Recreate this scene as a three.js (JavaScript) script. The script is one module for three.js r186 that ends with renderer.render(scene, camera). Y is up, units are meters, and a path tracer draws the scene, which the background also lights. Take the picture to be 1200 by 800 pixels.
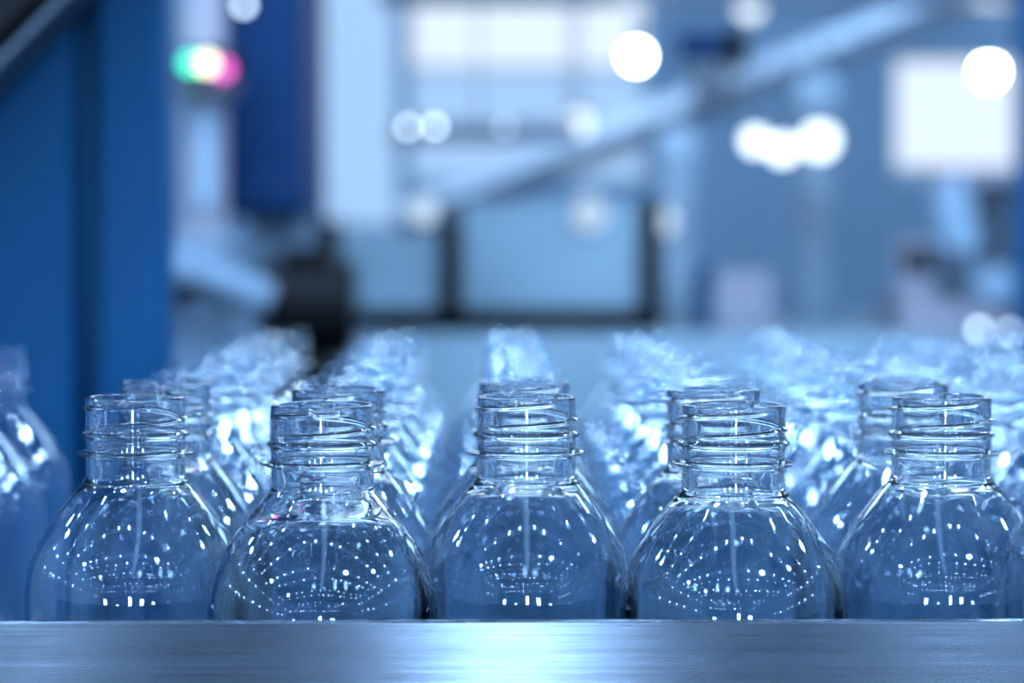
import * as THREE from 'three';
import { RoundedBoxGeometry } from 'three/addons/geometries/RoundedBoxGeometry.js';
import { mergeGeometries } from 'three/addons/utils/BufferGeometryUtils.js';
import { RectAreaLightUniformsLib } from 'three/addons/lights/RectAreaLightUniformsLib.js';

// ------------------------------------------------------------------ camera, exposure, room light
const scene = new THREE.Scene();
const renderer = new THREE.WebGLRenderer({ antialias: true });
renderer.toneMapping = THREE.LinearToneMapping;
renderer.toneMappingExposure = 1.12;
renderer.shadowMap.enabled = true;
RectAreaLightUniformsLib.init();
scene.background = new THREE.Color(0x0a1a30);

const camera = new THREE.PerspectiveCamera(16.07, 1.5, 0.05, 40);   // an 85 mm lens just above the bottle mouths
camera.position.set(0, 1.12, 0);
camera.rotation.order = 'YXZ';
camera.rotation.set(-0.04727, -0.00706, 0);
camera.focus = 0.652;
camera.userData.fStop = 7.2;

const LAMP = new THREE.Color().setRGB(0.26, 0.58, 1.0);             // cool factory light
function areaLight(name, w, h, intensity, pos, look, color = LAMP) {
  const l = new THREE.RectAreaLight(color, intensity, w, h);
  l.name = name; l.position.set(...pos); l.lookAt(...look); scene.add(l); return l;
}

// ------------------------------------------------------------------ helpers
let seed = 7;
const rnd = () => { seed = (seed * 1664525 + 1013904223) >>> 0; return seed / 4294967296; };
const taken = new Map();
function numbered(n) { const k = taken.get(n) ?? 0; taken.set(n, k + 1); return k ? n + '_' + String(k).padStart(3, '0') : n; }
const shade = (o) => { o.castShadow = true; o.receiveShadow = true; return o; };
function mesh(name, geo, mat, parent, pos, rot) {
  const m = shade(new THREE.Mesh(geo, mat)); m.name = name;
  if (pos) m.position.set(...pos);
  if (rot) m.rotation.set(...rot);
  parent.add(m); return m;
}
function thing(name, label, category, pos = [0, 0, 0], group) {
  const g = new THREE.Group(); g.name = numbered(name); g.position.set(...pos);
  g.userData = { label, category }; if (group) g.userData.group = group;
  scene.add(g); return g;
}
function struct(name, geo, mat, pos = [0, 0, 0]) {
  const m = shade(new THREE.Mesh(geo, mat)); m.name = name; m.position.set(...pos); m.userData = { kind: 'structure' };
  scene.add(m); return m;
}
const rb = (w, h, d, r = 0.004) => new RoundedBoxGeometry(w, h, d, 2, Math.min(r, w / 2.01, h / 2.01, d / 2.01));
const bx = (w, h, d) => new THREE.BoxGeometry(w, h, d);
const cyl = (r, h, n = 24, r2 = r) => new THREE.CylinderGeometry(r2, r, h, n);
// a box given by its extents
function span(name, x0, x1, y0, y1, z0, z1, mat, parent, r = 0.004) {
  return mesh(name, rb(x1 - x0, y1 - y0, z1 - z0, r), mat, parent, [(x0 + x1) / 2, (y0 + y1) / 2, (z0 + z1) / 2]);
}

// ------------------------------------------------------------------ textures and materials
function noiseTexture(w, h, f, srgb) {
  const d = new Uint8Array(w * h * 4);
  for (let y = 0; y < h; y++) for (let x = 0; x < w; x++) {
    const v = f(x, y), i = (y * w + x) * 4;
    d[i] = d[i + 1] = d[i + 2] = Math.max(0, Math.min(255, v * 255)); d[i + 3] = 255;
  }
  const t = new THREE.DataTexture(d, w, h); t.magFilter = THREE.LinearFilter; t.wrapS = t.wrapT = THREE.RepeatWrapping;
  if (srgb) t.colorSpace = THREE.SRGBColorSpace;
  t.needsUpdate = true; return t;
}
// fine brush lines of the stainless steel: long along u, thin along v
const brushed = (() => {
  const W = 1024, H = 512, row = Array.from({ length: H }, () => rnd()), data = new Float32Array(W * H);
  for (let y = 0; y < H; y++) {
    let a = rnd(), b = rnd();
    for (let x = 0; x < W; x++) {
      if (x % 64 === 0) { a = b; b = x >= W - 64 ? row[y] : rnd(); }
      const t = (x % 64) / 64; data[y * W + x] = 0.5 * row[y] + 0.5 * (a + (b - a) * t);
    }
  }
  return noiseTexture(W, H, (x, y) => data[y * W + x]);
})();
const grain = brushed.clone(); grain.colorSpace = THREE.SRGBColorSpace; grain.image = { ...brushed.image, data: brushed.image.data.map((v, i) => (i % 4 === 3 ? 255 : 196 + v * 0.23)) }; grain.source = new THREE.TextureSource(grain.image); grain.needsUpdate = true;
const speckle = noiseTexture(256, 256, () => 0.82 + 0.18 * rnd(), true);

const paint = (r, g, b, rough = 0.5, metal = 0) => new THREE.MeshPhysicalMaterial({ color: new THREE.Color().setRGB(r, g, b), roughness: rough, metalness: metal, specularIntensity: metal ? 1 : 0.25 });
const M = {
  cabinetBlue: paint(0.0003, 0.041, 0.110, 0.6),
  navy: paint(0.0008, 0.018, 0.064, 0.55),
  black: paint(0.002, 0.0025, 0.0035, 0.5),
  rubber: paint(0.012, 0.013, 0.016, 0.8),
  greyPaint: paint(0.15, 0.20, 0.26, 0.5),
  lilac: paint(0.22, 0.208, 0.248, 0.5),
  pale: paint(0.22, 0.30, 0.38, 0.4),
  palePanel: paint(0.18, 0.25, 0.30, 0.45),
  steel: paint(0.62, 0.64, 0.67, 0.32, 1),
  darkSteel: paint(0.048, 0.064, 0.088, 0.4, 0.6),
  wall: paint(0.15, 0.215, 0.29, 0.9),
  wallBlue: paint(0.07, 0.11, 0.175, 0.9),
  ceiling: paint(0.04, 0.052, 0.068, 0.95),
  floor: new THREE.MeshStandardMaterial({ color: new THREE.Color().setRGB(0.12, 0.14, 0.16), map: speckle, roughness: 0.6 }),
  roller: paint(0.34, 0.40, 0.46, 0.45, 0.5),
  belt: paint(0.03, 0.045, 0.065, 0.5),
};
M.rail = new THREE.MeshPhysicalMaterial({ color: new THREE.Color().setRGB(0.12, 0.148, 0.185), map: grain, metalness: 1, roughness: 0.26, anisotropy: 0.95, anisotropyRotation: Math.PI / 2, bumpMap: brushed, bumpScale: 0.000005, roughnessMap: noiseTexture(64, 64, () => 0.85 + 0.15 * rnd()) });
// moulded plastic: one sheet with both of its faces' reflections for the rows behind, solid walls for the two rows in front
M.plasticSheet = new THREE.MeshPhysicalMaterial({ color: new THREE.Color().setRGB(0.93, 0.965, 0.99), transmission: 1, thickness: 0, roughness: 0, ior: 1.9 });
M.plasticSolid = new THREE.MeshPhysicalMaterial({ color: new THREE.Color().setRGB(0.955, 0.982, 1.0), transmission: 1, thickness: 0.001, roughness: 0, ior: 1.57 });
const glow = (r, g, b, k) => new THREE.MeshStandardMaterial({ color: 0x111111, emissive: new THREE.Color().setRGB(r, g, b), emissiveIntensity: k, roughness: 0.5 });

const frameOf = (w, h, t, d) => {
  const s = new THREE.Shape([[-w / 2, -h / 2], [w / 2, -h / 2], [w / 2, h / 2], [-w / 2, h / 2]].map((p) => new THREE.Vector2(...p)));
  const v = [[-w / 2 + t, -h / 2 + t], [-w / 2 + t, h / 2 - t], [w / 2 - t, h / 2 - t], [w / 2 - t, -h / 2 + t]];
  s.holes.push(new THREE.Path(v.map((p) => new THREE.Vector2(...p))));
  return new THREE.ExtrudeGeometry(s, { depth: d, bevelEnabled: false });
};
// ------------------------------------------------------------------ the hall
const X0 = -3.2, X1 = 3.2, Z0 = -4.9, Z1 = 4.6, TOP = 3.0;
struct('floor', bx(X1 - X0 + 0.4, 0.2, Z1 - Z0 + 0.4), M.floor, [0, -0.1, (Z0 + Z1) / 2]);
struct('ceiling', bx(X1 - X0 + 0.4, 0.2, Z1 - Z0 + 0.4), M.ceiling, [0, TOP + 0.1, (Z0 + Z1) / 2]);
struct('wall_left', bx(0.2, TOP, Z1 - Z0), M.wall, [X0 - 0.1, TOP / 2, (Z0 + Z1) / 2]);
struct('wall_right', bx(0.2, TOP, Z1 - Z0), M.wall, [X1 + 0.1, TOP / 2, (Z0 + Z1) / 2]);
// an added, unseen band of high windows that brightens the bottle shoulder edges
const ADDED_CLERESTORY = [-2.8, 2.8, 2.3, 2.88];
// windows: [x0, x1, y0, y1, daylight through the frosted lower panes, through the upper panes, height of the glazing bar]
const WIN = [[-0.372, -0.19, 1.115, 2.2, 0.80, 0.80, 1.75], [-0.184, 0.315, 1.205, 2.2, 0.78, 0.92, 1.44], [0.80, 1.75, 1.215, 1.47, 0.95, 0.95, 1.236]];
{
  const s = new THREE.Shape([[X0 - 0.2, 0], [X1 + 0.2, 0], [X1 + 0.2, TOP], [X0 - 0.2, TOP]].map((p) => new THREE.Vector2(...p)));
  for (const [a, b, c, d] of [...WIN, ADDED_CLERESTORY]) s.holes.push(new THREE.Path([[a, c], [a, d], [b, d], [b, c]].map((p) => new THREE.Vector2(...p))));
  struct('wall_back', new THREE.ExtrudeGeometry(s, { depth: 0.2, bevelEnabled: false }), M.wall, [0, 0, Z0 - 0.2]);
}
{
  const [a, b, c, d] = ADDED_CLERESTORY, g = new THREE.Group(); g.name = 'window_9'; g.position.set((a + b) / 2, (c + d) / 2, Z0);
  g.userData = { kind: 'structure', label: 'added band of unseen high windows under the ceiling of the back wall' }; scene.add(g);
  mesh('window_frame', frameOf(b - a, d - c, 0.02, 0.08), M.pale, g, [0, 0, -0.09]);
  for (let q = 0; q < 8; q++) mesh('pane', bx(0.66, d - c - 0.04, 0.006), glow(0.42, 0.67, 1, 7), g, [-2.43 + q * 0.695, 0, -0.05]);
  areaLight('window_daylight', b - a - 0.06, d - c - 0.06, 1.5, [0, (c + d) / 2, Z0 + 0.012], [0, (c + d) / 2, 0]);
}
// a tall window behind the photographer, and four small ones added for bottle highlights: [x0, x1, y0, y1]
const FRONT = [[-0.10, 0.18, 0.6, 1.75], [-2.6, -2.2, 1.0, 1.5], [-1.25, -0.98, 0.8, 1.3], [0.95, 1.35, 1.15, 1.6], [2.2, 2.55, 0.8, 1.35]];
{
  const s = new THREE.Shape([[X0 - 0.2, 0], [X1 + 0.2, 0], [X1 + 0.2, TOP], [X0 - 0.2, TOP]].map((p) => new THREE.Vector2(...p)));
  for (const [a, b, c, d] of FRONT) s.holes.push(new THREE.Path([[a, c], [a, d], [b, d], [b, c]].map((p) => new THREE.Vector2(...p))));
  struct('wall_front', new THREE.ExtrudeGeometry(s, { depth: 0.2, bevelEnabled: false }), M.wallBlue, [0, 0, Z1]);
  FRONT.forEach(([a, b, c, d], i) => {
    const g = new THREE.Group(); g.name = 'window_' + (i + 4); g.position.set((a + b) / 2, (c + d) / 2, Z1);
    g.userData = { kind: 'structure', label: ['tall narrow daylit window behind the photographer', 'small added window of the front wall, beside the left wall', 'small low added window left of the tall window', 'small high added window right of the tall window', 'small added window of the front wall, beside the right wall'][i] };
    scene.add(g);
    mesh('window_frame', frameOf(b - a, d - c, 0.02, 0.08), M.pale, g, [0, 0, 0.01]);
    mesh('pane', bx(b - a - 0.04, d - c - 0.04, 0.006), glow(0.50, 0.72, 1, i ? 55 : 125), g, [0, 0, 0.05]);
    areaLight('window_daylight', b - a - 0.05, d - c - 0.05, 4, [(a + b) / 2, (c + d) / 2, Z1 - 0.012], [(a + b) / 2, (c + d) / 2, 0]);
  });
}
const DAY = [0.76, 0.86, 1.0], FROSTED = [0.40, 0.64, 1.0];
WIN.forEach(([a, b, c, d, kLow, kHigh, bar], i) => {
  const w = b - a, h = d - c, g = new THREE.Group();
  g.name = 'window_' + (i + 1); g.userData = { kind: 'structure', label: ['narrow daylit window beside the dark blue cabinet', 'wide daylit window above the inclined conveyor', 'daylit window above the packing machine'][i] };
  g.position.set((a + b) / 2, (c + d) / 2, Z0); scene.add(g);
  mesh('window_frame', frameOf(w, h, 0.012, 0.08), M.pale, g, [0, 0, -0.09]);
  const n = Math.max(1, Math.round(w / 0.5)), step = (w - 0.024) / n;
  for (let q = 0; q < n; q++) for (let r = 0; r < 2; r++) {
    const y0 = r ? bar + 0.006 : c + 0.012, y1 = r ? d - 0.012 : bar - 0.006;
    mesh('pane', bx(step - 0.004, y1 - y0, 0.006), glow(...(r ? DAY : FROSTED), r ? kHigh : kLow), g, [-w / 2 + 0.012 + step * (q + 0.5), (y0 + y1) / 2 - (c + d) / 2, -0.05]);
  }
  mesh('glazing_bar', bx(w - 0.024, 0.012, 0.02), M.pale, g, [0, bar - (c + d) / 2, -0.05]);
  areaLight('window_daylight', w - 0.05, h - 0.05, (kLow + kHigh) * 0.4, [(a + b) / 2, (c + d) / 2, Z0 + 0.012], [(a + b) / 2, (c + d) / 2, 0], new THREE.Color().setRGB(...DAY));
});

// ------------------------------------------------------------------ bottles
// Profile as depth below the mouth (mm) -> outer radius (mm), listed from the base upwards.
const H = 152.8, RB = 31.1;
function outerProfile(collar) {
  const p = [];                                                   // [r, depth, zone]  zone 0 body, 1 ring, 2 neck finish
  const add = (r, d, z) => p.push([r, d, z]);
  for (let i = 0; i <= 8; i++) { const t = i / 8; add(0.01 + 20 * t, H - 7 * Math.cos(t * Math.PI / 2), 0); }
  add(22.5, H, 0); add(25, H, 0); add(27.5, H - 0.8, 0); add(29.3, H - 2.4, 0); add(30.7, H - 5, 0); add(RB, H - 9, 0);
  for (let d = H - 18; d > 64; d -= 8) add(RB, d, 0);
  const sh = collar
    ? [[31.1, 62], [31.0, 57], [30.7, 52.5], [29.9, 48.4], [28.7, 44.6], [27.1, 40.9], [25.2, 37.5], [23.2, 34.4], [21.3, 31.9], [19.6, 29.8], [18.5, 28.6], [17.9, 27.8], [17.0, 26.6], [15.8, 25.1], [14.9, 24.0], [14.4, 23.2], [14.2, 22.8]]
    : [[31.1, 62], [31.0, 57], [30.7, 52.5], [30.0, 48.4], [28.9, 44.7], [27.3, 41], [25.2, 37.5], [22.9, 34], [20.6, 31], [18.6, 28.5], [17.0, 26.5], [15.9, 25.2], [15.2, 24.5], [14.75, 24.1], [14.8, 23.8], [14.75, 23.5], [14.3, 23.2]];
  for (const [r, d] of sh) add(r, d, 0);
  for (const [r, d] of [[13.95, 22.7], [13.8, 22.0], [13.75, 20.6], [13.75, 18.8], [13.75, 17.2], [13.85, 16.6]]) add(r, d, 0);
  for (const [r, d] of [[14.4, 16.3], [15.4, 16.15], [16.1, 16.05], [16.4, 15.88], [16.5, 15.68], [16.4, 15.48], [16.1, 15.35], [15.2, 15.25], [14.3, 15.1], [13.9, 14.85]]) add(r, d, 1);
  for (const [r, d] of [[13.75, 14.5], [13.75, 12.25], [13.8, 11.65], [14.1, 11.25], [14.6, 10.95], [14.9, 10.65], [14.95, 10.35], [14.8, 10.05], [14.35, 9.75], [13.9, 9.45], [13.75, 9.05]]) add(r, d, 2);
  for (let d = 8.85; d > 1.2; d -= 0.24) add(13.75, d, 2);
  for (const [r, d] of [[13.75, 0.9], [13.73, 0.5], [13.6, 0.2], [13.3, 0.05], [12.95, 0]]) add(r, d, 2);
  return p;
}
function innerProfile(collar) {
  const p = [], add = (r, d, z) => p.push([r, d, z]);
  for (const [r, d] of [[12.6, 0.02], [12.35, 0.15], [12.2, 0.45], [12.15, 1.0]]) add(r, d, 2);
  for (const d of [4, 8, 12, 15.5]) add(12.1, d, 2);
  for (const d of [16, 18, 20, 21.8]) add(12.1, d, 0);
  const sh = collar
    ? [[12.3, 22.6], [13.1, 23.9], [14.4, 25.2], [15.8, 26.9], [16.8, 28.1], [17.8, 29.1], [19.1, 30.2], [20.9, 32.1], [22.8, 34.6], [24.8, 37.7], [26.7, 41.1], [28.3, 44.8], [29.5, 48.6], [30.3, 52.6], [30.6, 57], [30.7, 62]]
    : [[12.3, 23.0], [13.0, 23.9], [14.2, 24.9], [15.6, 26.0], [17.2, 27.6], [20.15, 31.3], [22.5, 34.25], [24.8, 37.75], [26.7, 41.2], [28.4, 44.8], [29.6, 48.5], [30.3, 52.6], [30.6, 57], [30.7, 62]];
  for (const [r, d] of sh) add(r, d, 0);
  for (let d = 70; d < H - 12; d += 12) add(30.7, d, 0);
  for (const [r, d] of [[30.7, H - 9], [30.2, H - 5.2], [28.9, H - 2.8], [27.2, H - 1.3], [25, H - 0.6], [22.4, H - 0.6]]) add(r, d, 0);
  for (let i = 8; i >= 0; i--) { const t = i / 8; add(0.01 + 20 * t, H - 0.6 - 7 * Math.cos(t * Math.PI / 2), 0); }
  return p;
}
const smooth = (a, b, x) => { const t = Math.max(0, Math.min(1, (x - a) / (b - a))); return t * t * (3 - 2 * t); };
function threadRise(depth, th) {                                    // th: angle round the neck, 0 faces the rail, rising to the right
  const start = -0.75, turns = 1.22 * 2 * Math.PI, pitch = 5.4;
  let out = 0;
  for (let k = -1; k < 3; k++) {
    const a = th + 2 * Math.PI * k - start;
    if (a < -0.1 || a > turns + 0.1) continue;
    const centre = 8.1 - pitch * a / (2 * Math.PI), ends = smooth(-0.1, 0.25, a) * (1 - smooth(turns - 0.3, turns + 0.1, a));
    const off = depth - centre;                                     // steeper upper flank
    out = Math.max(out, 0.95 * ends * (1 - smooth(0.12, off < 0 ? 0.5 : 0.75, Math.abs(off))));
  }
  return out;
}
function revolve(profile, seg, wob, closedInside) {
  const n = profile.length, pos = new Float32Array(n * (seg + 1) * 3), idx = [];
  for (let i = 0; i < n; i++) {
    const [r0, d, z, inside] = profile[i];
    for (let j = 0; j <= seg; j++) {
      const th = (j % seg) / seg * 2 * Math.PI;
      let r = r0;
      if (z === 2 && !inside && d > 1 && d < 8.95) r += threadRise(d, th > Math.PI ? th - 2 * Math.PI : th);
      if (z === 0 && d > 26) r += wob(th, d) * smooth(26, 34, d) * (d < H - 6 ? 1 : 0);
      const o = (i * (seg + 1) + j) * 3;
      pos[o] = r * Math.sin(th) / 1000; pos[o + 1] = (H - d) / 1000; pos[o + 2] = r * Math.cos(th) / 1000;
    }
  }
  for (let i = 0; i < n - 1; i++) for (let j = 0; j < seg; j++) {
    const a = i * (seg + 1) + j, b = a + 1, c = a + seg + 1, e = c + 1;
    idx.push(a, b, e, a, e, c);
  }
  const g = new THREE.BufferGeometry();
  g.setAttribute('position', new THREE.BufferAttribute(pos, 3)); g.setIndex(idx); g.computeVertexNormals();
  const N = g.attributes.normal;
  for (let i = 0; i < n; i++) {                                     // one smooth normal across the seam
    const a = i * (seg + 1), b = a + seg, v = new THREE.Vector3(N.getX(a) + N.getX(b), N.getY(a) + N.getY(b), N.getZ(a) + N.getZ(b)).normalize();
    N.setXYZ(a, v.x, v.y, v.z); N.setXYZ(b, v.x, v.y, v.z);
  }
  return g;
}
function zoneGeometry(g, profile, seg, zone) {                      // the faces of one part, with the normals of the whole bottle
  const idx = [], P = g.attributes.position, N = g.attributes.normal, map = new Map(), pos = [], nor = [], uv = [];
  const take = (v) => {
    if (!map.has(v)) { map.set(v, pos.length / 3); pos.push(P.getX(v), P.getY(v), P.getZ(v)); nor.push(N.getX(v), N.getY(v), N.getZ(v)); uv.push((v % (seg + 1)) / seg, P.getY(v)); }
    return map.get(v);
  };
  const I = g.index.array, per = seg * 6;
  for (let i = 0; i < profile.length - 1; i++) if (profile[i + 1][2] === zone) for (let k = i * per; k < (i + 1) * per; k++) idx.push(take(I[k]));
  const o = new THREE.BufferGeometry();
  o.setAttribute('position', new THREE.Float32BufferAttribute(pos, 3)); o.setAttribute('normal', new THREE.Float32BufferAttribute(nor, 3));
  o.setAttribute('uv', new THREE.Float32BufferAttribute(uv, 2)); o.setIndex(idx); return o;
}
function bottleParts(solid, collar, variant) {
  const a = 0.5 + variant * 1.7, seg = solid ? 128 : 64;
  // slight waviness of the blown wall
  const wob = (th, d) => 0.045 * Math.sin(3 * th + a + d * 0.11) + 0.03 * Math.sin(7 * th + 2 * a - d * 0.23) + 0.02 * Math.sin(11 * th + 3 * a + d * 0.37);
  const prof = outerProfile(collar);
  if (solid) for (const [r, d, z] of innerProfile(collar)) prof.push([r, d, z, true]);
  const g = revolve(prof, seg, wob), mat = solid ? M.plasticSolid : M.plasticSheet;
  const parts = {};
  ['body', 'support_ring', 'threaded_neck'].forEach((name, z) => { parts[name] = [zoneGeometry(g, prof, seg, z), mat]; });
  return parts;
}
const KINDS = { solid: [0, 1, 2].map((v) => bottleParts(true, false, v)), collar: [bottleParts(true, true, 4)], sheet: [0, 1, 2, 3].map((v) => bottleParts(false, false, v)) };
const DECK = 0.92;
function bottle(kind, v, x, z, turn, label) {
  const k = KINDS[kind][v % KINDS[kind].length], t = thing('plastic_bottle', label, 'bottle', [x, DECK, z], 'clear plastic bottles on the conveyor');
  t.rotation.y = turn;
  for (const [part, [geo, mat]] of Object.entries(k)) mesh(part, geo, mat, t);
  return t;
}
const ORD = ['first', 'second', 'third', 'fourth', 'fifth', 'sixth', 'seventh', 'eighth'];
// lanes: x of the front bottle, its distance from the lens, sideways drift per row
const LANES = [[-0.1005, 0.675, 0], [-0.0461, 0.644, 0], [0.0088, 0.675, 0], [0.0638, 0.644, 0], [0.1251, 0.675, 0], [0.182, 0.644, 0], [0.240, 0.675, 0]];
LANES.forEach(([x, d, drift], lane) => {
  for (let row = 0; row < 8; row++) {
    const jx = row ? (rnd() - 0.5) * 0.0006 : 0, jz = row ? (rnd() - 0.5) * 0.0006 : 0, turn = (rnd() - 0.5) * 0.5;
    const kind = row < 2 ? (lane === 1 && row === 0 ? 'collar' : 'solid') : 'sheet';
    bottle(kind, lane * 3 + row * 5 + (row > 2 ? 1 : 0), x + jx + drift * row, -(d + row * 0.0632 + jz), turn,
      `clear plastic bottle, ${ORD[lane]} lane from the blue guard wall, ${ORD[row]} behind the steel rail`);
  }
});
bottle('sheet', 1, -0.189, -0.844, 0.3, 'clear plastic bottle standing apart left of the lanes, nearer the steel rail');
bottle('sheet', 2, -0.1966, -0.9375, -0.4, 'clear plastic bottle standing apart left of the lanes, nearer the blue guard wall');

// ------------------------------------------------------------------ conveyor under the bottles and its rail
{
  const t = thing('conveyor_table', 'flat conveyor table carrying the rows of clear bottles', 'conveyor');
  span('deck', -0.245, 0.36, DECK - 0.03, DECK, -1.21, -0.617, M.belt, t, 0.002);
  span('side_beam', -0.265, -0.245, DECK - 0.10, DECK + 0.006, -1.21, -0.617, M.steel, t);
  span('side_beam', 0.36, 0.38, DECK - 0.10, DECK + 0.006, -1.21, -0.617, M.steel, t);
  for (const x of [-0.225, 0.34]) for (const z of [-0.66, -1.17]) {
    span('leg', x - 0.02, x + 0.02, 0.02, DECK - 0.03, z - 0.02, z + 0.02, M.steel, t);
    mesh('foot', cyl(0.035, 0.02), M.rubber, t, [x, 0.01, z]);
  }
  const r = thing('guide_rail', 'brushed stainless steel rail plate in front of the bottles', 'rail');
  const g = rb(0.80, 0.1798, 0.003, 0.0006), uv = g.attributes.uv, p = g.attributes.position;
  for (let i = 0; i < uv.count; i++) uv.setXY(i, p.getX(i) / 0.25, p.getY(i) / 0.13);
  mesh('plate', g, M.rail, r, [0.05, 0.93, -0.6125]);
  for (const x of [-0.25, 0.35]) { mesh('bolt', cyl(0.006, 0.004, 6), M.steel, r, [x, 0.87, -0.609], [Math.PI / 2, 0, 0]); }
}

// ------------------------------------------------------------------ blue cabinet on the left and the arm above it
{
  const t = thing('guard_wall', 'tall saturated blue sheet-metal machine guard beside the conveyor', 'machine guard');
  span('panel', -0.80, -0.226, 0.10, 2.0, -1.33, -1.30, M.cabinetBlue, t, 0.004);
  span('panel', -0.213, -0.176, 0.10, 2.0, -1.335, -1.296, M.cabinetBlue, t, 0.006);
  span('joint_strip', -0.228, -0.211, 0.10, 2.0, -1.336, -1.318, M.cabinetBlue, t, 0.002);
  for (const x of [-0.78, -0.2]) { span('foot', x - 0.02, x + 0.02, 0, 0.10, -1.335, -1.30, M.black, t); span('foot_plate', x - 0.04, x + 0.04, 0, 0.01, -1.40, -1.24, M.black, t); }
  const a = thing('swing_arm', 'black swing arm with a grey edge strip on the blue guard wall', 'arm', [-0.2755, 1.2575, -1.245]);
  mesh('beam', rb(0.40, 0.11, 0.05, 0.012), M.black, a, [0, 0, 0], [0, 0, Math.PI / 4]);
  mesh('edge_strip', rb(0.40, 0.005, 0.052, 0.002), M.darkSteel, a, [0.0408, -0.0408, 0], [0, 0, Math.PI / 4]);
  mesh('mount', cyl(0.03, 0.032), M.black, a, [-0.03, -0.02, -0.039], [Math.PI / 2, 0, 0]);
}

// ------------------------------------------------------------------ signal post, dark cabinet, machine behind on the left
{
  const t = thing('signal_post', 'grey lilac steel post carrying the coloured signal lamps', 'post', [-0.312, 0, -2.62]);
  span('shaft', -0.021, 0.021, 0.02, 2.2, -0.02, 0.02, M.lilac, t);
  span('foot_plate', -0.045, 0.045, 0, 0.02, -0.045, 0.045, M.greyPaint, t);
  span('cover_strip', -0.008, 0.012, 1.14, 1.25, 0.02, 0.026, M.pale, t, 0.002);
  span('bracket', -0.03, 0.04, 1.260, 1.275, 0.02, 0.05, M.darkSteel, t, 0.002);
  const s = thing('signal_light', 'signal light with green, yellow and magenta lamps on the grey post', 'signal light', [-0.312, 1.273, -2.575]);
  span('housing', -0.022, 0.042, 0.002, 0.034, -0.02, 0, M.black, s, 0.004);
  const cols = [['green_lamp', [0.03, 0.75, 0.45], 4, -0.010, 0.020], ['yellow_lamp', [1, 0.95, 0.5], 4, 0.007, 0.020], ['magenta_lamp', [0.75, 0.08, 0.5], 3.2, 0.024, 0.014]];
  for (const [n, c, k, x, y] of cols) {
    mesh(n, new THREE.SphereGeometry(0.0088, 20, 14), glow(...c, k), s, [x, y, 0.002]);
    const l = new THREE.PointLight(new THREE.Color().setRGB(...c), 0.004); l.name = n; l.position.set(s.position.x + x, s.position.y + y, s.position.z + 0.02); l.shadow.radius = 0.3; scene.add(l);
  }
  const c = thing('electrical_cabinet', 'dark navy electrical cabinet fixed behind the grey post', 'cabinet', [-0.258, 1.13, -2.80]);
  span('case', -0.052, 0.052, 0, 0.6, -0.15, 0.15, M.navy, c, 0.006);
  span('cabinet_door', -0.048, 0.048, 0.01, 0.59, 0.15, 0.158, M.navy, c, 0.003);
  span('door_lock', 0.03, 0.04, 0.3, 0.33, 0.158, 0.164, M.steel, c, 0.002);
  span('stand', -0.03, 0.03, -1.13, 0, -0.1, -0.04, M.greyPaint, c);
  const v = thing('valve_block', 'grey pneumatic valve block with cylinders below the signal post', 'valve block', [-0.30, 0, -2.45]);
  span('stand', -0.03, 0.03, 0, 1.02, -0.03, 0.03, M.greyPaint, v);
  span('block', -0.055, 0.035, 1.02, 1.11, -0.04, 0.04, M.greyPaint, v);
  mesh('air_cylinder', cyl(0.018, 0.10), M.greyPaint, v, [0.03, 1.065, 0.05], [0, 0, Math.PI / 2.6]);
  mesh('air_cylinder', cyl(0.014, 0.08), M.greyPaint, v, [-0.03, 1.075, 0.055], [0, 0, Math.PI / 2]);
  mesh('port_cap', cyl(0.01, 0.012), M.black, v, [-0.015, 1.05, 0.046], [Math.PI / 2, 0, 0]);
  const m = thing('drive_motor', 'black finned drive motor on a dark pedestal', 'motor', [-0.20, 0, -2.52]);
  span('pedestal', -0.05, 0.05, 0, 0.985, -0.06, 0.06, M.black, m);
  mesh('motor_housing', cyl(0.048, 0.10, 32), M.black, m, [0.005, 1.035, 0.0], [0, 0, Math.PI / 2]);
  for (let i = 0; i < 6; i++) mesh('cooling_fin', cyl(0.053, 0.004, 32), M.black, m, [-0.035 + i * 0.016, 1.035, 0], [0, 0, Math.PI / 2]);
  span('terminal_box', -0.02, 0.03, 1.075, 1.10, -0.03, 0.03, M.black, m);
}

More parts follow.
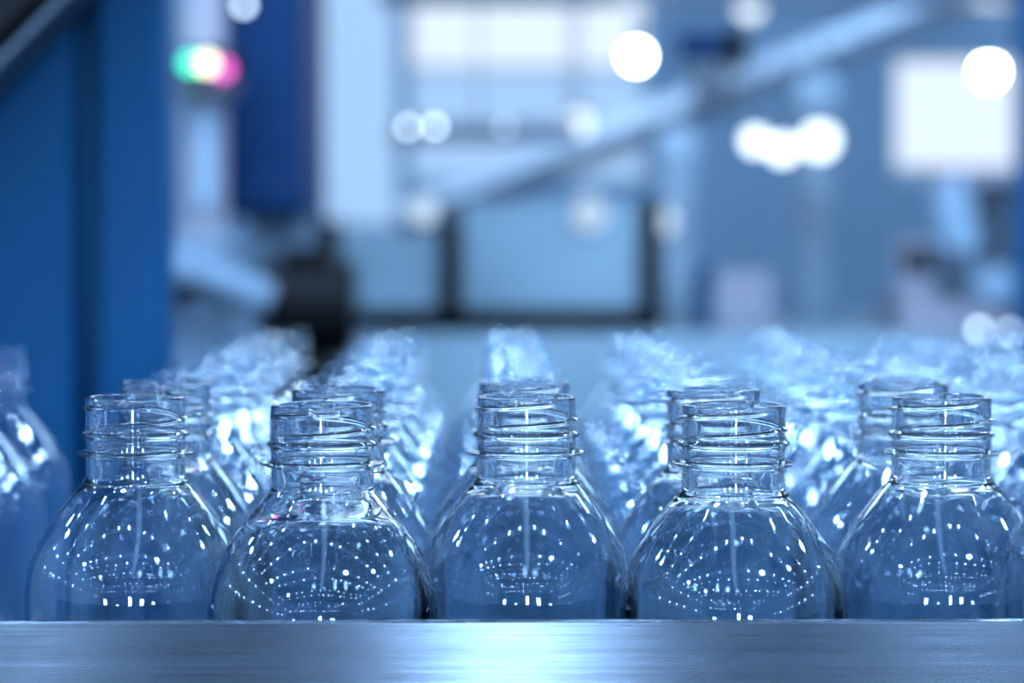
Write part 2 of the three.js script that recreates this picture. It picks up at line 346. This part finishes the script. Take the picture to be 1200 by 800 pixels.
// ------------------------------------------------------------------ machine base and enclosure in the middle
{
  const t = thing('machine_base', 'long pale blue machine base cabinet behind the bottles', 'machine base', [0, 0, -3.3]);
  span('body', -0.22, 1.10, 0.08, 0.985, -0.5, 0.3, M.palePanel, t, 0.008);
  span('plinth', -0.20, 1.08, 0, 0.08, -0.48, 0.27, M.black, t);
  for (let i = 0; i < 4; i++) { const d = span('access_door', -0.21 + i * 0.326, 0.105 + i * 0.326, 0.10, 0.965, 0.3, 0.306, M.palePanel, t, 0.002); mesh('handle', rb(0.012, 0.10, 0.012), M.black, d, [0.13, 0.1, 0.008]); }
  const e = thing('guard_enclosure', 'machine guard with black frame and pale panels on the base', 'machine guard', [0, 0.985, -3.3]);
  for (const x of [-0.215, -0.056, 0.20]) span('frame_post', x - 0.015, x + 0.015, 0, x > 0.1 ? 0.17 : 0.145, 0.17, 0.20, M.black, e, 0.003);
  span('bottom_bar', -0.2275, 0.21, 0, 0.03, 0.17, 0.20, M.black, e, 0.003);
  span('guard_panel', -0.20, -0.07, 0.03, 0.125, 0.18, 0.186, M.palePanel, e, 0.002);
  span('guard_panel', -0.042, 0.187, 0.03, 0.165, 0.18, 0.186, M.palePanel, e, 0.002);
  const b = thing('storage_box', 'lilac plastic box with a dark blue end standing on the machine base', 'box', [0.305, 0.985, -3.2]);
  span('box_body', -0.02, 0.058, 0, 0.075, -0.05, 0.05, M.lilac, b, 0.006);
  span('end_plate', -0.036, -0.02, 0, 0.085, -0.05, 0.05, M.cabinetBlue, b, 0.003);
}

// ------------------------------------------------------------------ inclined roller conveyor
{
  const A = new THREE.Vector3(-0.14, 1.125, -3.55), B = new THREE.Vector3(0.80, 1.50, -3.55), L = A.distanceTo(B), ang = Math.atan2(B.y - A.y, B.x - A.x);
  const t = thing('roller_conveyor', 'inclined roller conveyor with bright rollers on light posts', 'conveyor', [A.x, A.y, A.z]);
  for (const z of [-0.18, 0.18]) {
    mesh('side_rail', rb(L, 0.026, 0.012, 0.003), M.darkSteel, t, [Math.cos(ang) * L / 2 + Math.sin(ang) * 0.012, Math.sin(ang) * L / 2 - Math.cos(ang) * 0.012, z], [0, 0, ang]);
  }
  const rg = cyl(0.014, 0.34, 20);
  for (let i = 0; i < 34; i++) {
    const s = 0.02 + i * (L - 0.04) / 33;
    mesh('roller', rg, M.roller, t, [Math.cos(ang) * s - Math.sin(ang) * 0.012, Math.sin(ang) * s + Math.cos(ang) * 0.012, 0], [Math.PI / 2, 0, 0]);
  }
  const up = (x) => A.y + (x - A.x) * Math.tan(ang) - 0.03;
  for (const [x, w, paintOf] of [[0.25, 0.022, M.pale], [0.44, 0.024, M.greyPaint]]) {
    const h = up(x);
    span('support_post', x - w - A.x, x + w - A.x, 0.985 - A.y, h - A.y, 0.186, 0.226, paintOf, t, 0.006);
    mesh('pivot_cap', cyl(0.028, 0.014), M.pale, t, [x - A.x, h - A.y - 0.02, 0.233], [Math.PI / 2, 0, 0]);
  }
  const d = thing('gear_motor', 'dark navy gear motor on the upper side of the inclined conveyor', 'motor', [0.285, 1.368, -3.335]);
  mesh('motor_body', cyl(0.022, 0.07, 28), M.navy, d, [0, 0, 0], [0, 0, Math.PI / 2]);
  span('gear_case', 0.03, 0.06, -0.03, 0.025, -0.025, 0.025, M.black, d);
  span('mount', -0.01, 0.03, -0.07, -0.02, -0.028, 0.02, M.darkSteel, d);
}

// ------------------------------------------------------------------ overhead beam with lamps, packing machine on the right
{
  const t = thing('overhead_beam', 'dark steel overhead beam hung above the machine line', 'beam', [0, 0, -2.93]);
  span('beam', -0.14, 1.1, 1.388, 1.45, -0.03, 0.03, M.darkSteel, t);
  span('upright', 1.06, 1.10, 0, 1.39, -0.02, 0.02, M.darkSteel, t);
  mesh('hanger', cyl(0.003, TOP - 1.45, 10), M.darkSteel, t, [-0.12, 1.45 + (TOP - 1.45) / 2, 0]);
  span('cross_bar', -0.125, 0.10, 1.222, 1.246, -0.02, 0.02, M.darkSteel, t);
  for (const x of [-0.02, 0.09]) mesh('drop_rod', cyl(0.0015, 0.15, 10), M.darkSteel, t, [x, 1.316, 0]);
  const p = thing('packing_machine', 'grey lilac packing machine with steel drum under the right window', 'machine', [0.545, 0.985, -3.15]);
  span('frame', -0.03, 0.20, 0, 0.04, -0.08, 0.10, M.lilac, p);
  mesh('drum', cyl(0.026, 0.09, 28), M.pale, p, [0.045, 0.15, 0.05], [0, 0, 0.25]);
  span('drum_stand', 0.03, 0.055, 0.04, 0.11, 0.03, 0.07, M.darkSteel, p);
  span('column', 0.09, 0.125, 0.04, 0.20, -0.04, 0.02, M.darkSteel, p);
  span('hopper', 0.02, 0.16, 0.19, 0.21, -0.05, 0.06, M.lilac, p);
  span('infeed_box', 0.065, 0.135, 0.04, 0.085, 0.06, 0.12, M.pale, p);
  span('control_head', -0.025, 0.02, 0.04, 0.12, 0.0, 0.05, M.lilac, p);
  span('control_screen', -0.02, 0.015, 0.075, 0.11, 0.05, 0.054, M.black, p, 0.001);
  const q = thing('blue_post', 'bright blue square post beside the packing machine', 'post', [0.72, 0, -3.2 + 0.35]);
  span('shaft', -0.05, 0.03, 0.02, 1.42, -0.02, 0.02, M.cabinetBlue, q);
  span('foot_plate', -0.07, 0.05, 0, 0.02, -0.06, 0.06, M.black, q);
  q.position.x = 0.665;
}
// round work lamps: [x, y, z, radius, brightness, label]
const WORK = [
  [0.1864, 1.345, -3.20, 0.0145, 30, 'round white work lamp on a thin rod before the wide window'],
  [0.652, 1.3245, -3.20, 0.0155, 34, 'round white work lamp on a thin rod before the right window'],
  [0.3445, 1.234, -3.20, 0.016, 3, 'round work lamp on a rod, first of three over the machine base'],
  [0.380, 1.223, -3.20, 0.017, 3.2, 'round work lamp on a rod, second of three over the machine base'],
  [0.429, 1.234, -3.20, 0.022, 3, 'round work lamp on a rod, third of three over the machine base'],
  [0.1096, 1.2567, -3.20, 0.018, 1.4, 'dim round work lamp on a rod above the inclined conveyor'],
  [0.3275, 1.4035, -3.12, 0.018, 1.6, 'dim round work lamp on a rod at the overhead beam'],
];
for (const [x, y, z, r, k, label] of WORK) {
  const t = thing('work_lamp', label, 'lamp', [x, y, z], 'hanging round work lamps');
  mesh('bulb', new THREE.SphereGeometry(r, 24, 16), glow(0.80, 0.92, 1.0, k), t);
  mesh('cap', new THREE.ConeGeometry(r * 0.8, r * 1.2, 20), M.greyPaint, t, [0, r * 1.45, 0]);
  mesh('rod', cyl(0.003, TOP - y - r * 1.8, 8), M.greyPaint, t, [0, r * 1.8 + (TOP - y - r * 1.8) / 2, 0]);
  const l = new THREE.PointLight(new THREE.Color().setRGB(0.7, 0.87, 1), k * r * r * 2); l.name = 'work_lamp'; l.position.set(x, y, z); l.shadow.radius = r / 0.02 * 0.9; l.castShadow = true; scene.add(l);
}
// small indicator lamps, and glows added for glints and bright spots: [x, y, z, brightness, label, lens radius]
const INDI = [
  [-0.1037, 1.2392, -2.902, 7, 'small round indicator lamp on the cross bar, next to its twin'],
  [-0.0720, 1.2402, -2.902, 8, 'small round indicator lamp on the cross bar, inner one of a pair'],
  [0.012, 1.2402, -2.902, 2, 'faint indicator lamp alone on the cross bar'],
  [0.600, 0.9935, -2.99, 9, 'small glow added as a glint at the edge of the machine base'],  // glow in place of a small reflecting object
  [0.638, 0.9915, -2.99, 6, 'fainter glow added as a glint at the edge of the machine base'],  // second reflecting object, also drawn as a glow
  [-0.272, 1.360, -2.638, 8, 'small indicator lamp on the dark navy electrical cabinet'],
  [0.122, 1.136, -3.109, 0.75, 'round glow added as a highlight on the wide pale guard panel', 0.022],  // glow added for a pale highlight on the panel
  [-0.098, 1.140, -3.37, 1.0, 'round glow added for the lit lower end of the inclined conveyor', 0.022],  // glow added where the conveyor end catches light
  [0.232, 1.127, -3.318, 1.1, 'round glow added for the bright cap of the pale support post', 0.018],  // glow added to make the post cap bright
];
for (const [x, y, z, k, label, r = 0.0048] of INDI) {
  const t = thing('indicator_or_added_glow', label, 'lamp', [x, y, z], 'indicator lamps');
  mesh('bezel', cyl(r * 1.3, 0.006, 20), M.greyPaint, t, [0, 0, -0.003], [Math.PI / 2, 0, 0]);
  mesh('lens', new THREE.SphereGeometry(r, 18, 12).scale(1, 1, 0.4), glow(0.62, 0.80, 1, k), t, [0, 0, 0]);
}

// ------------------------------------------------------------------ ceiling lamps
// a long tube lamp along the line, over the middle lane
{
  const t = thing('tube_lamp', 'long tube lamp hanging along the bottle lanes', 'lamp', [0.012, 2.0, -0.5]);
  mesh('tube', cyl(0.04, 3.2, 20), glow(0.4, 0.7, 1, 0.9), t, [0, 0, 0], [Math.PI / 2, 0, 0]);
  span('reflector', -0.06, 0.06, 0.045, 0.06, -1.64, 1.64, M.pale, t);
  for (const z of [-1.61, 1.61]) { span('end_cap', -0.026, 0.026, -0.026, 0.03, z - 0.012, z + 0.012, M.greyPaint, t); mesh('hanger', cyl(0.003, TOP - 2.06, 8), M.greyPaint, t, [0, 0.06 + (TOP - 2.06) / 2, z]); }
  areaLight('tube_lamp', 0.08, 3.2, 0.5, [0.012, 1.955, -0.5], [0.012, 0, -0.5]);
}
// strips of small bright LED spots across the hall
const spotGeo = new THREE.SphereGeometry(0.024, 12, 6, 0, Math.PI * 2, Math.PI / 2, Math.PI / 2), spotMat = glow(0.40, 0.66, 1, 260), bigSpot = new THREE.SphereGeometry(0.085, 16, 8, 0, Math.PI * 2, Math.PI / 2, Math.PI / 2);
[-1.3, -0.5, 0.15, 0.75, 1.35, 2.05, 2.8, 3.7].forEach((z, i) => {
  const t = thing('led_strip', `ceiling strip of small LED spots, ${ORD[i]} from the machine side`, 'lamp', [0, 2.62 - (i % 2) * 0.12, z], 'ceiling LED strips');
  span('channel', -2.9, 2.9, 0, 0.04, -0.04, 0.04, M.greyPaint, t);
  for (const x of [-2.6, 2.6]) mesh('hanger', cyl(0.004, TOP - t.position.y - 0.04, 8), M.greyPaint, t, [x, 0.04 + (TOP - t.position.y - 0.04) / 2, 0]);
  let x = -2.75 + rnd() * 0.2;
  while (x < 2.8) { mesh('led_spot', rnd() < 0.1 ? bigSpot : spotGeo, spotMat, t, [x, 0, 0]); x += 0.28 + rnd() * 0.34; }
  areaLight('led_strip', 5.7, 0.06, 0.4, [0, t.position.y - 0.06, z], [0, 0, z]);
});

for (const [y, name] of [[2.15, 'lower'], [2.55, 'upper']]) {  // LED strips added on the front wall, for lower dots in the bottles
  const t = thing('added_wall_led_strip', `${name} added strip of small LED spots on the front wall`, 'lamp', [0, y, Z1 - 0.03], 'added wall LED strips');
  span('channel', -2.9, 2.9, -0.03, 0.03, 0, 0.03, M.greyPaint, t);
  let x = -2.8;
  while (x < 2.8) { mesh('led_spot', spotGeo, spotMat, t, [x, 0, 0], [Math.PI / 2, 0, 0]).rotation.x = Math.PI / 2; x += 0.26 + rnd() * 0.4; }
  areaLight('added_wall_led_strip', 5.7, 0.06, 0.4, [0, y, Z1 - 0.075], [0, y, 0]);
}
// more strips added along the side walls, for dots near the bottle edges
for (const side of [-1, 1]) for (const [y, name] of [[1.65, 'lower'], [2.3, 'upper']]) {
  const t = thing('added_wall_led_strip', `${name} added strip of small LED spots along the ${side < 0 ? 'left' : 'right'} side wall`, 'lamp', [side * (X1 - 0.03), y, 1.0], 'added wall LED strips');
  span('channel', Math.min(0, side * 0.03), Math.max(0, side * 0.03), -0.03, 0.03, -3.0, 3.3, M.greyPaint, t);
  let z = -2.8;
  while (z < 3.2) { mesh('led_spot', spotGeo, spotMat, t, [0, 0, z], [0, 0, -side * Math.PI / 2]); z += 0.3 + rnd() * 0.5; }
  areaLight('added_wall_led_strip', 6.2, 0.06, 0.4, [side * (X1 - 0.075), y, 1.0], [0, y, 1.0]);
}
// flood lamps added beyond the bottles, backlighting rims and shoulders along the lanes
[[-2.0, 2.3, -1.6], [-1.3, 2.25, -2.0], [-0.8, 2.3, -1.5], [-0.36, 2.2, -2.1], [0.1, 2.3, -1.55], [0.5, 2.2, -2.05], [0.95, 2.3, -1.6], [1.6, 2.25, -1.9]].forEach(([x, y, z], i) => {
  const t = thing('added_flood_lamp', `added round flood lamp hung beyond the bottles, ${ORD[i]} from the left wall`, 'lamp', [x, y, z], 'added flood lamps beyond the bottles');
  mesh('lens', new THREE.SphereGeometry(0.055, 20, 10, 0, Math.PI * 2, Math.PI / 2, Math.PI / 2), glow(0.47, 0.71, 1, 340), t);
  mesh('housing', cyl(0.068, 0.06, 24, 0.045), M.greyPaint, t, [0, 0.032, 0]);
  mesh('hanger', cyl(0.004, TOP - y - 0.06, 8), M.greyPaint, t, [0, 0.06 + (TOP - y - 0.06) / 2, 0]);
  const l = new THREE.PointLight(LAMP, 0.35); l.name = 'added_flood_lamp'; l.position.set(x, y - 0.07, z); l.shadow.radius = 2.5; l.castShadow = true; scene.add(l);
});

renderer.render(scene, camera);
